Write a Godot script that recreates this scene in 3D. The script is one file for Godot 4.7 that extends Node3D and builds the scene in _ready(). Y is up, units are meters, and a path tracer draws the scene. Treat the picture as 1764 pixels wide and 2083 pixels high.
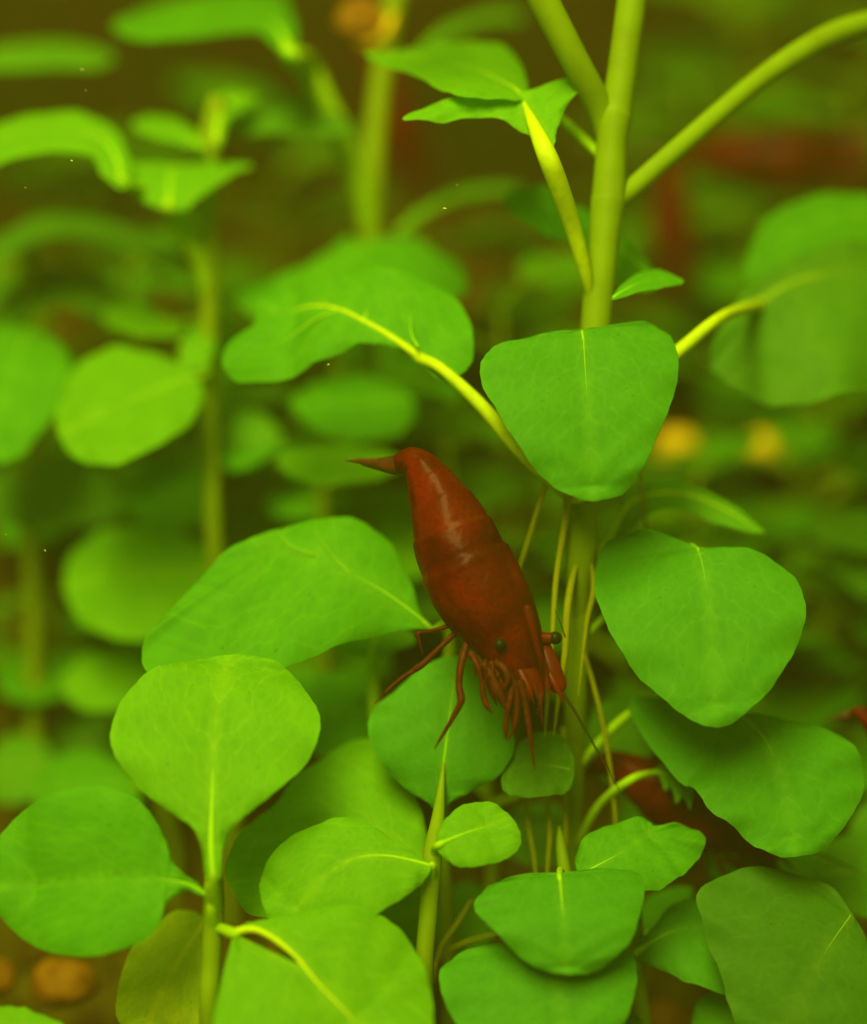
extends Node3D
# A red shrimp among the leaves of stem plants in an aquarium, real size (the frame is about 9 cm wide).

const PW := 1764.0                     # the photograph, in the pixels it was measured in
const PH := 2083.0
var F := 3600.0                        # focal length in those pixels
var cam: Camera3D
var eye: Transform3D
var taken := {}
var M := {}
var blades: Array = []
var ribs := {}
var stalk_mesh: Mesh
var rng := RandomNumberGenerator.new()

func _ready() -> void:
	rng.seed = 7
	# ---- camera
	cam = Camera3D.new()
	cam.name = "camera"
	var lens := CameraAttributesPhysical.new()
	lens.frustum_focal_length = 41.4
	lens.frustum_focus_distance = 0.181
	lens.frustum_near = 0.01
	lens.frustum_far = 5.0
	lens.exposure_aperture = 4.0
	cam.attributes = lens
	add_child(cam)
	cam.position = Vector3(0, 0.13, 0)
	cam.rotation_degrees = Vector3(-18, 0, 0)
	cam.far = 5.0
	cam.near = 0.01
	cam.current = true
	F = PH * 0.5 / tan(deg_to_rad(cam.fov) * 0.5)
	eye = cam.transform
	print("fov ", cam.fov, " F ", F)
	# ---- surroundings: water lit from above, no sky
	var e := Environment.new()
	e.background_mode = Environment.BG_COLOR
	e.background_color = Color(0.27, 0.31, 0.020).linear_to_srgb()
	e.tonemap_mode = Environment.TONE_MAPPER_LINEAR
	e.tonemap_exposure = 1.0
	e.fog_enabled = true                      # the faint green cloudiness of the water
	e.fog_density = 0.165
	e.fog_light_color = Color(0.88, 0.90, 0.40)
	e.sdfgi_enabled = true
	e.ssao_enabled = true
	e.ssil_enabled = true
	var we := WorldEnvironment.new()
	we.name = "environment"
	we.environment = e
	add_child(we)
	# ---- the aquarium lamp over the water
	var lamp := AreaLight3D.new()
	lamp.name = "aquarium_lamp"
	lamp.area_size = Vector2(0.34, 0.10)
	lamp.light_color = Color(1.0, 0.945, 0.45)
	lamp.light_energy = 0.355
	lamp.shadow_enabled = true
	add_child(lamp)
	lamp.position = Vector3(-0.07, 0.39, -0.01)
	lamp.look_at(Vector3(0.0, 0.06, -0.20), Vector3.RIGHT)
	materials()
	setting()
	tall_plant()
	left_plants()
	front_plants()
	right_plants()
	gap_leaves()
	back_plants()
	pebbles_and_snails()
	shrimps()
	specks()

# ------------------------------------------------------------------ helpers
func numbered(s: String) -> String:
	if not taken.has(s):
		taken[s] = 0
		return s
	taken[s] += 1
	return "%s_%03d" % [s, taken[s]]

func thing(called: String, label: String, category: String, where: Vector3, group := "") -> Node3D:
	var o := Node3D.new()
	o.name = numbered(called)
	add_child(o)
	o.position = where
	o.set_meta("label", label)
	o.set_meta("category", category)
	if group:
		o.set_meta("group", group)
	return o

func put(called: String, mesh: Mesh, m: Material, parent: Node) -> MeshInstance3D:   # a mesh in world coordinates under a thing at its base
	var o := MeshInstance3D.new()
	o.name = called
	o.mesh = mesh
	o.set_surface_override_material(0, m)
	parent.add_child(o, true)
	if parent != self and not (parent is MeshInstance3D):
		o.position = -(parent as Node3D).position
	return o

func struct(called: String, mesh: Mesh, m: Material, kind := "structure") -> MeshInstance3D:
	var o := put(called, mesh, m, self)
	o.set_meta("kind", kind)
	return o

func at(x: float, y: float, d: float) -> Vector3:
	return eye * Vector3((x - PW * 0.5) / F * d, -(y - PH * 0.5) / F * d, -d)

func spline(p: Array, n: int, closed := false) -> Array:        # Catmull-Rom through any points
	var out := []
	var c := p.size()
	var segs := c if closed else c - 1
	for i in segs:
		var a = p[(i - 1 + c) % c] if closed else p[maxi(i - 1, 0)]
		var b = p[i]
		var q = p[(i + 1) % c]
		var r = p[(i + 2) % c] if closed else p[mini(i + 2, c - 1)]
		for k in n:
			var t := float(k) / n
			out.append(0.5 * ((2.0 * b) + (q - a) * t + (2.0 * a - 5.0 * b + 4.0 * q - r) * t * t + (3.0 * b - a - 3.0 * q + r) * t * t * t))
	if not closed:
		out.append(p[c - 1])
	return out

func tube(st: SurfaceTool, path: Array, radii: Array, sides := 12, flat := 1.0, up := Vector3.ZERO) -> void:
	# a round (or flattened along up) tapered tube with closed ends
	var n := path.size()
	var base := tube_count
	var side := Vector3.ZERO
	for i in n:
		var t: Vector3 = (path[mini(i + 1, n - 1)] - path[maxi(i - 1, 0)]).normalized()
		if i == 0:
			side = up if up != Vector3.ZERO else (Vector3.RIGHT if absf(t.x) < 0.8 else Vector3.UP)
		if up != Vector3.ZERO:
			side = up
		side = (side - t * side.dot(t)).normalized()
		var other := t.cross(side)
		for k in sides:
			var a := TAU * k / sides
			var r: float = radii[i] * (1.0 + (0.018 * sin(a * 5.0) if sides >= 14 else 0.0))
			st.set_uv(Vector2(float(k) / sides, float(i) / (n - 1)))
			st.add_vertex(path[i] + side * cos(a) * r * flat + other * sin(a) * r)
	st.set_uv(Vector2.ZERO)
	st.add_vertex(path[0])
	st.add_vertex(path[n - 1])
	for i in n - 1:
		for k in sides:
			var a := base + i * sides + k
			var b := base + i * sides + (k + 1) % sides
			for v in [a, b, a + sides, b, b + sides, a + sides]:
				st.add_index(v)
	for k in sides:
		var a := base + k
		var b := base + (k + 1) % sides
		for v in [base + n * sides, b, a]:
			st.add_index(v)
		a += (n - 1) * sides
		b += (n - 1) * sides
		for v in [base + n * sides + 1, a, b]:
			st.add_index(v)
	tube_count += n * sides + 2

var tube_count := 0
func begin() -> SurfaceTool:
	var st := SurfaceTool.new()
	st.begin(Mesh.PRIMITIVE_TRIANGLES)
	st.set_smooth_group(0)
	tube_count = 0
	return st

func done(st: SurfaceTool) -> ArrayMesh:
	st.generate_normals()
	return st.commit()

func stem_mesh(p: Array, n := 8, sides := 14, flat := 1.0) -> ArrayMesh:   # p: x, y, depth, width in pixels
	var keys := []
	for i in range(0, p.size(), 4):
		keys.append(Vector4(p[i], p[i + 1], p[i + 2], p[i + 3]))
	var path := []
	var radii := []
	for q in spline(keys, n):
		path.append(at(q.x, q.y, q.z))
		radii.append(maxf(q.w, 0.6) * 0.5 * q.z / F)
	var st := begin()
	tube(st, path, radii, sides, flat, (eye.basis.z if flat != 1.0 else Vector3.ZERO))
	return done(st)

func ground(x: float, z: float) -> float:
	return 0.056 * smoothstep(-0.185, -0.34, z) + 0.002 * sin(x * 61.0 + z * 37.0) + 0.0012 * sin(x * 143.0 - z * 101.0)

func root_at(x: float, y: float, d: float) -> Vector3:   # where a stem that leaves the frame there stands in the soil
	var p := at(x, y, d)
	return Vector3(p.x, ground(p.x, p.z), p.z)

func stem_to_ground(p: Array, parent: Node3D, m: Material, called := "stem") -> MeshInstance3D:
	# like stem_mesh, then on down into the soil below its last point
	var keys := []
	for i in range(0, p.size(), 4):
		var w := at(p[i], p[i + 1], p[i + 2])
		keys.append(Vector4(w.x, w.y, w.z, p[i + 3] * 0.5 * p[i + 2] / F))
	var l: Vector4 = keys[-1]
	var g := ground(l.x, l.z) - 0.003
	if l.y > g + 0.004:
		keys.append(Vector4(l.x + 0.001, lerpf(l.y, g, 0.5), l.z - 0.001, l.w))
		keys.append(Vector4(l.x, g, l.z, l.w * 0.9))
	var path := []
	var radii := []
	var j := 0
	for q in spline(keys, 8):
		path.append(Vector3(q.x, q.y, q.z))
		radii.append(q.w * (1.0 + 0.012 * sin(j * 0.37)))
		j += 1
	var st := begin()
	tube(st, path, radii, 14)
	return put(called, done(st), m, parent)

# A leaf whose blade lies in a plane through (its middle, depth), leaning back by tilt and turned by roll, then bent, cupped and rippled.
# pts: outline; rib: from the base of the blade to its tip; o: cup, fold, bend, ripple, rib_w, stalk
func leaf(parent: Node3D, m: Material, depth: float, tilt: float, roll: float, pts: Array, rib: Array, o := {}) -> MeshInstance3D:
	var keys := []
	var mid := Vector2.ZERO
	for i in range(0, pts.size(), 2):
		keys.append(Vector2(pts[i], pts[i + 1]))
		mid += keys[-1]
	mid /= keys.size()
	var out := spline(keys, 7, true)
	for i in out.size():
		out[i] += (out[i] - mid).normalized() * (0.6 * sin(i * 1.9 + mid.x) + 0.6 * sin(i * 0.83 + mid.y))
	var rk := []
	for i in range(0, rib.size(), 2):
		rk.append(Vector2(rib[i], rib[i + 1]))
	var line := spline(rk, 16)
	var nl := line.size()
	var n := eye.basis * Vector3(tan(deg_to_rad(roll)), tan(deg_to_rad(tilt)), 1.0).normalized()
	var p0 := at(mid.x, mid.y, depth)
	var lay := func(q: Vector2) -> Vector3:
		var ray := at(q.x, q.y, 1.0) - eye.origin
		return eye.origin + ray * (n.dot(p0 - eye.origin) / n.dot(ray))
	var len3: float = (lay.call(line[0]) - lay.call(line[nl - 1])).length()
	var lenp: float = line[0].distance_to(line[nl - 1])
	var cup: float = o.get("cup", -0.16)
	var fold: float = o.get("fold", 0.10)
	var bend: float = o.get("bend", -0.10)
	var ripple: float = o.get("ripple", 0.00035)
	var calm := clampf(cos(deg_to_rad(tilt)) / cos(deg_to_rad(42.0)), 0.0, 1.0)
	calm *= calm
	cup *= calm
	fold *= calm
	bend *= calm
	ripple *= calm
	var rows := 9
	var ph := mid.x * 0.013 + mid.y * 0.007
	var widest := 1.0
	var near := []
	for q in out:
		var best := 0
		var dist := INF
		for j in nl:
			var dd: float = q.distance_squared_to(line[j])
			if dd < dist:
				dist = dd
				best = j
		near.append(best)
		widest = maxf(widest, sqrt(dist))
	var st := begin()
	var c := out.size()
	for i in c:
		var j: int = near[i]
		var tan2: Vector2 = (line[mini(j + 1, nl - 1)] - line[maxi(j - 1, 0)]).normalized()
		var t := float(j) / (nl - 1)
		var wide: float = (lay.call(out[i]) - lay.call(line[j])).length()
		for k in rows + 1:
			var s := float(k) / rows
			s = 1.0 - pow(1.0 - s, 1.25)
			var q: Vector2 = line[j].lerp(out[i], s)
			var lift := cup * wide * s * s + fold * wide * s + bend * len3 * 4.0 * (t - 0.5) * (t - 0.5)
			lift += 0.55 * ripple * (sin(TAU * 7.0 * i / c + ph) + 0.7 * sin(TAU * 13.0 * i / c + ph * 2.0)) * s * s
			lift += 0.00006 * calm * sin(t * 26.0 + s * 9.0 + ph) * s * (1.0 - s) * 4.0
			lift -= 0.00016 * calm * smoothstep(0.86, 1.0, s)
			var along: float = t + (q - line[j]).dot(tan2) / lenp
			var across: float = absf((q - line[j]).cross(tan2)) / widest
			st.set_uv(Vector2(clampf(across, 0.0, 1.0), clampf((along + 0.2) / 1.4, 0.0, 1.0)))
			st.add_vertex(lay.call(q) + n * lift)
	for i in c:
		for k in rows:
			var a := i * (rows + 1) + k
			var b := ((i + 1) % c) * (rows + 1) + k
			for v in [a, b, a + 1, b, b + 1, a + 1]:
				st.add_index(v)
	var l := put("leaf", done(st), m, parent)
	# the midrib, half sunk in the blade
	var rw: float = o.get("rib_w", 11.0) * (0.42 if not o.has("rib_m") else 0.44) * depth / F
	var path := []
	var radii := []
	for j in nl:
		var t := float(j) / (nl - 1)
		path.append(lay.call(line[j]) + n * (bend * len3 * 4.0 * (t - 0.5) * (t - 0.5) - rw * (0.45 if not o.has("rib_m") else 0.15)))
		radii.append(rw * lerpf(1.0, 0.16, pow(t, 0.6)))
	var sr := begin()
	tube(sr, path, radii, 8)
	put("midrib", done(sr), o.get("rib_m", ribs[m]), l)
	for q in o.get("veins", []):          # side veins that stand out
		var vp := []
		var vr := []
		for i in range(0, q.size(), 2):
			vp.append(lay.call(Vector2(q[i], q[i + 1])) - n * rw * 0.08)
		vp = spline(vp, 6)
		for i in vp.size():
			vr.append(rw * lerpf(0.30, 0.06, float(i) / (vp.size() - 1)))
		var sv := begin()
		tube(sv, vp, vr, 7)
		put("vein", done(sv), ribs[m], l)
	if o.has("stalk"):
		var sk: Array = o.stalk
		var ks := []
		for i in range(0, sk.size(), 4):
			var w := at(sk[i], sk[i + 1], sk[i + 2])
			ks.append(Vector4(w.x, w.y, w.z, sk[i + 3] * 0.5 * sk[i + 2] / F))
		var head: Vector3 = path[0]
		ks.append(Vector4(head.x, head.y, head.z, rw * 1.1))
		if nl > 8:
			var nx: Vector3 = path[5]
			ks.append(Vector4(nx.x, nx.y, nx.z, rw * 0.8))
		var pa := []
		var ra := []
		for q in spline(ks, 10):
			pa.append(Vector3(q.x, q.y, q.z))
			ra.append(maxf(q.w, 0.0001))
		var sp := begin()
		tube(sp, pa, ra, 12)
		put("petiole", done(sp), o.get("stalk_m", M.stalk), l)
	return l

# ------------------------------------------------------------------ materials
func lin(r: float, g: float, b: float) -> Color:
	return Color(r, g, b).linear_to_srgb()

func leaf_texture(seed_: int, contrast: float) -> ImageTexture:
	var im := Image.create(192, 384, false, Image.FORMAT_RGB8)
	var n := FastNoiseLite.new()
	n.seed = seed_
	n.frequency = 0.012
	n.fractal_octaves = 5
	var f := FastNoiseLite.new()
	f.seed = seed_ + 9
	f.noise_type = FastNoiseLite.TYPE_CELLULAR
	f.cellular_return_type = FastNoiseLite.RETURN_DISTANCE2_SUB
	f.frequency = 0.055
	for y in 384:
		for x in 192:
			var u := x / 192.0
			var v := y / 384.0
			var warp := n.get_noise_2d(x * 0.7 + 400.0, y * 0.7) * 0.10
			var g := (v - 0.42 * u - 0.25 * u * u + warp) * 7.5
			var line := absf(g - roundf(g)) / 7.5
			var vein := exp(-line * line / 0.00005) * (1.0 - smoothstep(0.5, 0.95, u)) * 0.55
			vein += exp(-u * u / 0.0045) * 0.7
			var cell := clampf(0.35 - f.get_noise_2d(x, y) - 0.9, 0.0, 0.4)
			var mott := n.get_noise_2d(x, y)
			var k := 0.88 + contrast * 0.035 * mott + 0.10 * cell
			var edge := smoothstep(0.88, 1.0, u) * 0.05
			im.set_pixel(x, y, Color(clampf(k * 0.88 + vein * 0.15 + 0.03 * mott * contrast + edge, 0, 1), clampf(k + vein * 0.06 + edge, 0, 1), clampf(0.8 + vein * 0.1, 0, 1)))
	var dots := RandomNumberGenerator.new()
	dots.seed = seed_
	for k in 11:
		var cx := dots.randi_range(8, 180)
		var cy := dots.randi_range(40, 350)
		var rad := dots.randf_range(0.8, 2.6)
		for y in range(-3, 4):
			for x in range(-3, 4):
				var q := sqrt(float(x * x + y * y)) / rad
				if q < 1.3:
					var c := im.get_pixel(clampi(cx + x, 0, 191), clampi(cy + y, 0, 383))
					im.set_pixel(clampi(cx + x, 0, 191), clampi(cy + y, 0, 383), c.lerp(Color(0.35, 0.45, 0.3), 0.30 * (1.0 - smoothstep(0.5, 1.3, q))))
	return ImageTexture.create_from_image(im)

func leaf_material(c: Color, back: float, tex: Texture2D) -> StandardMaterial3D:
	var m := StandardMaterial3D.new()
	m.albedo_color = c
	m.albedo_texture = tex
	m.texture_repeat = false
	m.roughness = 0.62
	m.metallic_specular = 0.22
	m.cull_mode = BaseMaterial3D.CULL_DISABLED
	m.backlight_enabled = true
	m.backlight = Color(back, back, back)
	return m

func noise_texture(seed_: int, freq: float, stops: Array, cols: Array, size := 256) -> NoiseTexture2D:
	var n := FastNoiseLite.new()
	n.seed = seed_
	n.frequency = freq
	n.fractal_octaves = 4
	var g := Gradient.new()
	g.offsets = PackedFloat32Array(stops)
	g.colors = PackedColorArray(cols)
	var t := NoiseTexture2D.new()
	t.width = size
	t.height = size
	t.seamless = true
	t.noise = n
	t.color_ramp = g
	return t

func grain(m: StandardMaterial3D, t: Texture2D, scale: float) -> StandardMaterial3D:
	m.albedo_texture = t
	m.uv1_triplanar = true
	m.uv1_scale = Vector3.ONE * scale
	return m

func solid(c: Color, rough := 0.6, spec := 0.25, back := 0.0) -> StandardMaterial3D:
	var m := StandardMaterial3D.new()
	m.albedo_color = c
	m.roughness = rough
	m.metallic_specular = spec
	if back > 0.0:
		m.backlight_enabled = true
		m.backlight = Color(back, back, back)
	return m

func materials() -> void:
	var t1 := leaf_texture(3, 1.0)
	var t2 := leaf_texture(21, 1.4)
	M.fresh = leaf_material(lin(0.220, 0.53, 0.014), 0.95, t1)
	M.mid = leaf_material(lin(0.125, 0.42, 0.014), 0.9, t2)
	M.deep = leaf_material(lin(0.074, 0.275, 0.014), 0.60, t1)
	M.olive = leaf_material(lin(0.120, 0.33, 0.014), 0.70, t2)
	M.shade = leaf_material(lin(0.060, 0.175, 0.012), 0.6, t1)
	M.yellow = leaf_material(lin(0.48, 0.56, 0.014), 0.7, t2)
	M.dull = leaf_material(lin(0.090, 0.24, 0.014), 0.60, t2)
	var streak := noise_texture(5, 0.03, [0.0, 0.5, 1.0], [Color(0.82, 0.86, 0.8), Color(0.95, 0.97, 0.9), Color(1, 1, 1)])
	for k in [M.fresh, M.mid, M.deep, M.olive, M.yellow, M.shade, M.dull]:
		var rc: Color = k.albedo_color.srgb_to_linear().lerp(Color(0.34, 0.56, 0.004), 0.30)
		var rm := solid(rc.linear_to_srgb(), 0.65, 0.15)
		ribs[k] = rm
	M.rib = grain(solid(lin(0.19, 0.46, 0.004), 0.6, 0.2), streak, 90.0)
	M.rib_pale = grain(solid(lin(0.40, 0.58, 0.006), 0.6, 0.2), streak, 90.0)
	M.stalk = grain(solid(lin(0.26, 0.50, 0.004), 0.55, 0.25), streak, 90.0)
	M.stalk_pale = grain(solid(lin(0.40, 0.57, 0.006), 0.55, 0.25), streak, 90.0)
	M.stem = grain(solid(lin(0.15, 0.265, 0.003), 0.55, 0.2), noise_texture(8, 0.02, [0.0, 0.45, 1.0], [Color(0.90, 0.86, 0.8), Color(0.95, 0.96, 0.9), Color(1, 1, 1)]), 40.0)
	M.stem_dull = grain(solid(lin(0.17, 0.27, 0.003), 0.6, 0.2), streak, 70.0)
	M.root = grain(solid(lin(0.22, 0.25, 0.005), 0.6, 0.2), streak, 200.0)
	M.soil = grain(solid(Color.WHITE, 0.95, 0.1), noise_texture(31, 0.02, [0.0, 0.35, 0.6, 1.0], [lin(0.020, 0.012, 0.001), lin(0.040, 0.028, 0.002), lin(0.055, 0.055, 0.003), lin(0.10, 0.075, 0.004)], 512), 24.0)
	M.wall = grain(solid(Color.WHITE, 0.9, 0.1), noise_texture(44, 0.008, [0.0, 0.4, 0.6, 1.0], [lin(0.030, 0.010, 0.001), lin(0.036, 0.020, 0.002), lin(0.030, 0.028, 0.002), lin(0.024, 0.040, 0.002)], 512), 5.0)
	var shell := noise_texture(60, 0.018, [0.0, 0.35, 0.55, 0.75, 1.0], [lin(0.045, 0.006, 0.001), lin(0.060, 0.005, 0.0008), lin(0.088, 0.005, 0.001), lin(0.070, 0.007, 0.001), lin(0.095, 0.014, 0.002)])
	M.shell = grain(solid(Color.WHITE, 0.42, 0.15), shell, 55.0)
	M.shell.clearcoat_enabled = true
	M.shell.clearcoat = 0.12
	M.shell.clearcoat_roughness = 0.22
	var pits := noise_texture(77, 0.05, [0.0, 1.0], [Color.BLACK, Color.WHITE])
	M.body = grain(solid(Color.WHITE, 0.38, 0.13), noise_texture(66, 0.045, [0.0, 0.3, 0.42, 0.6, 1.0], [Color(0.74, 0.76, 0.8), Color(0.88, 0.88, 0.88), Color(0.96, 0.95, 0.9), Color(1, 0.97, 0.9), Color(1, 1, 1)], 512), 75.0)
	M.body.subsurf_scatter_enabled = true
	M.body.subsurf_scatter_strength = 0.12
	M.body.vertex_color_use_as_albedo = true
	M.body.clearcoat_enabled = true
	M.body.clearcoat = 0.03
	M.body.clearcoat_roughness = 0.12
	M.body.heightmap_enabled = true
	M.body.heightmap_texture = pits
	M.body.heightmap_scale = 0.008
	M.limb = grain(solid(lin(0.8, 0.8, 0.8), 0.5, 0.2), noise_texture(61, 0.03, [0.0, 0.5, 1.0], [lin(0.030, 0.008, 0.001), lin(0.066, 0.010, 0.001), lin(0.11, 0.030, 0.003)]), 160.0)
	M.tail = grain(solid(lin(0.42, 0.5, 0.4), 0.4, 0.4), noise_texture(62, 0.03, [0.0, 0.5, 1.0], [lin(0.03, 0.016, 0.001), lin(0.12, 0.022, 0.001), lin(0.20, 0.05, 0.004)]), 120.0)
	M.eye = solid(lin(0.008, 0.012, 0.003), 0.35, 0.2)
	M.feeler = solid(lin(0.012, 0.018, 0.003), 0.5, 0.3)
	M.pebble = grain(solid(lin(0.80, 0.62, 0.02), 0.6, 0.3), noise_texture(70, 0.02, [0.0, 0.5, 1.0], [Color(0.9, 0.78, 0.6), Color(0.97, 0.93, 0.8), Color(1, 1, 1)]), 60.0)
	M.amber = grain(solid(lin(0.22, 0.12, 0.005), 0.6, 0.2), noise_texture(71, 0.02, [0.0, 0.5, 1.0], [Color(0.6, 0.5, 0.5), Color(0.9, 0.85, 0.8), Color(1, 1, 1)]), 60.0)
	M.gravel = solid(Color.WHITE, 0.8, 0.2)
	M.gravel.vertex_color_use_as_albedo = true
	M.speck = solid(lin(0.45, 0.48, 0.20), 0.8, 0.2)

# ------------------------------------------------------------------ setting
func setting() -> void:
	var st := begin()
	var nx := 90
	var nz := 90
	for j in nz + 1:
		for i in nx + 1:
			var x := lerpf(-0.45, 0.45, float(i) / nx)
			var z := lerpf(0.05, -0.56, float(j) / nz)
			st.set_uv(Vector2(x, z))
			st.add_vertex(Vector3(x, ground(x, z), z))
	for j in nz:
		for i in nx:
			var a := j * (nx + 1) + i
			for v in [a, a + nx + 1, a + 1, a + 1, a + nx + 1, a + nx + 2]:
				st.add_index(v)
	struct("ground", done(st), M.soil)
	var w := BoxMesh.new()
	w.size = Vector3(0.94, 0.50, 0.01)
	var wall := thing("back_wall", "dark brown back wall of the aquarium behind all plants", "wall", Vector3(0, 0.0, -0.555))
	var wm := put("panel", w, M.wall, wall)
	wm.position = Vector3(0, 0.23, 0)
	# fine gravel lying on the soil
	var ball := SphereMesh.new()
	ball.radius = 1.0
	ball.height = 1.7
	ball.radial_segments = 9
	ball.rings = 5
	ball.material = M.gravel
	var mm := MultiMesh.new()
	mm.transform_format = MultiMesh.TRANSFORM_3D
	mm.use_colors = true
	mm.mesh = ball
	mm.instance_count = 2600
	for i in 2600:
		var x := rng.randf_range(-0.22, 0.22)
		var z := rng.randf_range(-0.13, -0.50)
		var r := rng.randf_range(0.0008, 0.0021)
		var b := Basis.from_euler(Vector3(rng.randf() * 6.0, rng.randf() * 6.0, rng.randf() * 6.0)).scaled(Vector3(r, r * 0.8, r * rng.randf_range(0.8, 1.3)))
		mm.set_instance_transform(i, Transform3D(b, Vector3(x, ground(x, z) + r * 0.3, z)))
		var k := rng.randf()
		var col := Color(0.05, 0.028, 0.002)
		if k > 0.6:
			col = Color(0.14, 0.06, 0.003)
		if k > 0.85:
			col = Color(0.30, 0.15, 0.006)
		mm.set_instance_color(i, col)
	var g := MultiMeshInstance3D.new()
	g.name = "gravel"
	g.multimesh = mm
	g.set_meta("kind", "stuff")
	g.set_meta("label", "fine brown and amber gravel lying on the dark soil")
	g.set_meta("category", "gravel")
	add_child(g)

# ------------------------------------------------------------------ the tall plant right of the middle
func tall_plant() -> void:
	var p := thing("stem_plant", "tallest plant, thick green stem rising right of the red shrimp", "plant", root_at(1160, 1760, 0.186), "leafy stem plants")
	stem_to_ground([1330, -900, 0.192, 34, 1316, -500, 0.191, 48, 1290, -60, 0.190, 60, 1272, 100, 0.190, 60, 1256, 210, 0.190, 64, 1250, 240, 0.190, 70, 1244, 300, 0.190, 64, 1239, 390, 0.190, 68, 1237, 412, 0.190, 72, 1233, 450, 0.190, 66, 1226, 520, 0.190, 63, 1214, 640, 0.190, 62, 1202, 820, 0.190, 60, 1190, 1000, 0.190, 60, 1183, 1150, 0.1900, 56, 1178, 1200, 0.1902, 50, 1172, 1400, 0.192, 45, 1168, 1600, 0.196, 40, 1164, 1760, 0.198, 38], p, M.stem)
	# the side branch to the upper left and the stalk to the upper right
	put("branch", stem_mesh([1243, 390, 0.1905, 20, 1240, 310, 0.1905, 42, 1224, 230, 0.1900, 54, 1168, 120, 0.187, 58, 1100, -10, 0.185, 62, 1040, -130, 0.184, 60, 940, -300, 0.183, 50, 820, -420, 0.183, 40]), M.stem, p)
	leaf(p, M.fresh, 0.182, 60, 0, [840, -420, 800, -398, 740, -400, 700, -425, 740, -446, 800, -444], [836, -422, 780, -420, 715, -424], {"rib_w": 10.0})
	put("petiole", stem_mesh([1236, 430, 0.190, 50, 1254, 406, 0.1902, 50, 1290, 380, 0.191, 44, 1400, 284, 0.193, 42, 1530, 174, 0.196, 44, 1630, 104, 0.198, 48, 1720, 60, 0.200, 50, 1840, 30, 0.202, 44, 1960, 20, 0.204, 40], 8, 14), M.stem, p)
	# bright stalk and its edge-on leaf to the left of the stem
	leaf(p, M.fresh, 0.1872, 42, -6, [822, 262, 860, 232, 940, 208, 1040, 190, 1120, 175, 1180, 165, 1196, 182, 1152, 222, 1134, 262, 1128, 296, 1114, 316, 1090, 294, 1064, 266, 1010, 246, 940, 252, 880, 262], [1110, 300, 1078, 240, 1052, 186], {"rib_w": 10.0, "cup": -0.05, "fold": 0.15, "bend": 0.0})
	put("petiole", stem_mesh([1204, 620, 0.1900, 10, 1191, 556, 0.1880, 26, 1166, 465, 0.1858, 35, 1136, 376, 0.1826, 41, 1115, 322, 0.1812, 42, 1096, 278, 0.1824, 34, 1080, 242, 0.1856, 22, 1068, 214, 0.1886, 9, 1062, 196, 0.1905, 3], 10, 14), M.stalk_pale, p)
	leaf(p, M.fresh, 0.199, 64, 4, [742, 96, 800, 90, 900, 84, 990, 84, 1045, 105, 1075, 160, 1062, 190, 1010, 196, 940, 196, 890, 176, 830, 140], [1070, 180, 960, 140, 800, 100], {"stalk": [1236, 330, 0.191, 20, 1150, 250, 0.195, 20], "cup": -0.1})
	leaf(p, M.mid, 0.204, 40, -10, [1020, 372, 1060, 350, 1110, 362, 1150, 398, 1215, 440, 1290, 490, 1340, 545, 1262, 570, 1190, 500, 1130, 480, 1060, 430], [1330, 540, 1180, 450, 1050, 375], {"rib_w": 8.0})
	leaf(p, M.mid, 0.189, 62, 0, [1246, 602, 1262, 578, 1296, 555, 1340, 545, 1392, 563, 1355, 580, 1300, 592], [1248, 598, 1310, 572, 1378, 563], {"rib_w": 10.0, "ripple": 0.0001})
	# heart leaf in front of the stem, tip down
	leaf(p, M.deep, 0.1805, 24, 4, [1182, 652, 1236, 644, 1295, 638, 1345, 646, 1376, 680, 1381, 730, 1374, 795, 1346, 868, 1312, 940, 1272, 986, 1212, 1003, 1152, 988, 1090, 942, 1042, 884, 1002, 820, 978, 760, 988, 716, 1030, 682, 1100, 664], [1190, 656, 1192, 760, 1200, 880, 1208, 975], {"stalk": [1206, 800, 0.190, 24, 1198, 720, 0.1868, 22], "rib_w": 6.0, "cup": -0.12, "fold": 0.12, "bend": -0.10, "ripple": 0.0005})
	# long bright stalk to the left with the leaf seen from below
	leaf(p, M.mid, 0.1935, 34, -16, [438, 712, 446, 672, 500, 628, 518, 584, 600, 552, 720, 538, 830, 546, 910, 572, 946, 625, 954, 682, 926, 736, 880, 748, 830, 702, 780, 694, 740, 694, 690, 706, 620, 732, 530, 748, 462, 740], [848, 708, 790, 676, 740, 652, 690, 628, 640, 614, 590, 612], {"stalk": [1186, 1020, 0.189, 20, 1150, 1002, 0.188, 26, 1060, 920, 0.187, 28, 980, 826, 0.187, 28, 900, 752, 0.188, 23], "stalk_m": M.stalk_pale, "rib_m": M.rib_pale, "rib_w": 24.0, "cup": -0.18, "ripple": 0.0006, "veins": [[742, 652, 744, 628, 738, 588], [850, 706, 838, 680, 834, 640], [690, 630, 640, 650, 570, 700]]})
	# right stalk with the big dim leaf at the edge
	leaf(p, M.dull, 0.206, 30, 10, [1458, 690, 1490, 620, 1550, 552, 1640, 506, 1764, 484, 1870, 520, 1920, 620, 1870, 720, 1764, 776, 1650, 796, 1540, 774, 1476, 732], [1560, 592, 1640, 562, 1764, 552, 1900, 560], {"stalk": [1230, 850, 0.190, 24, 1330, 760, 0.189, 28, 1400, 698, 0.190, 27, 1470, 644, 0.193, 24], "stalk_m": M.stalk_pale, "rib_w": 26.0, "ripple": 0.0007})
	leaf(p, M.mid, 0.218, 40, 0, [1520, 530, 1532, 470, 1566, 425, 1640, 396, 1764, 384, 1860, 400, 1880, 470, 1764, 500, 1660, 510, 1590, 545], [1860, 430, 1700, 440, 1540, 505], {"rib_w": 8.0})
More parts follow.
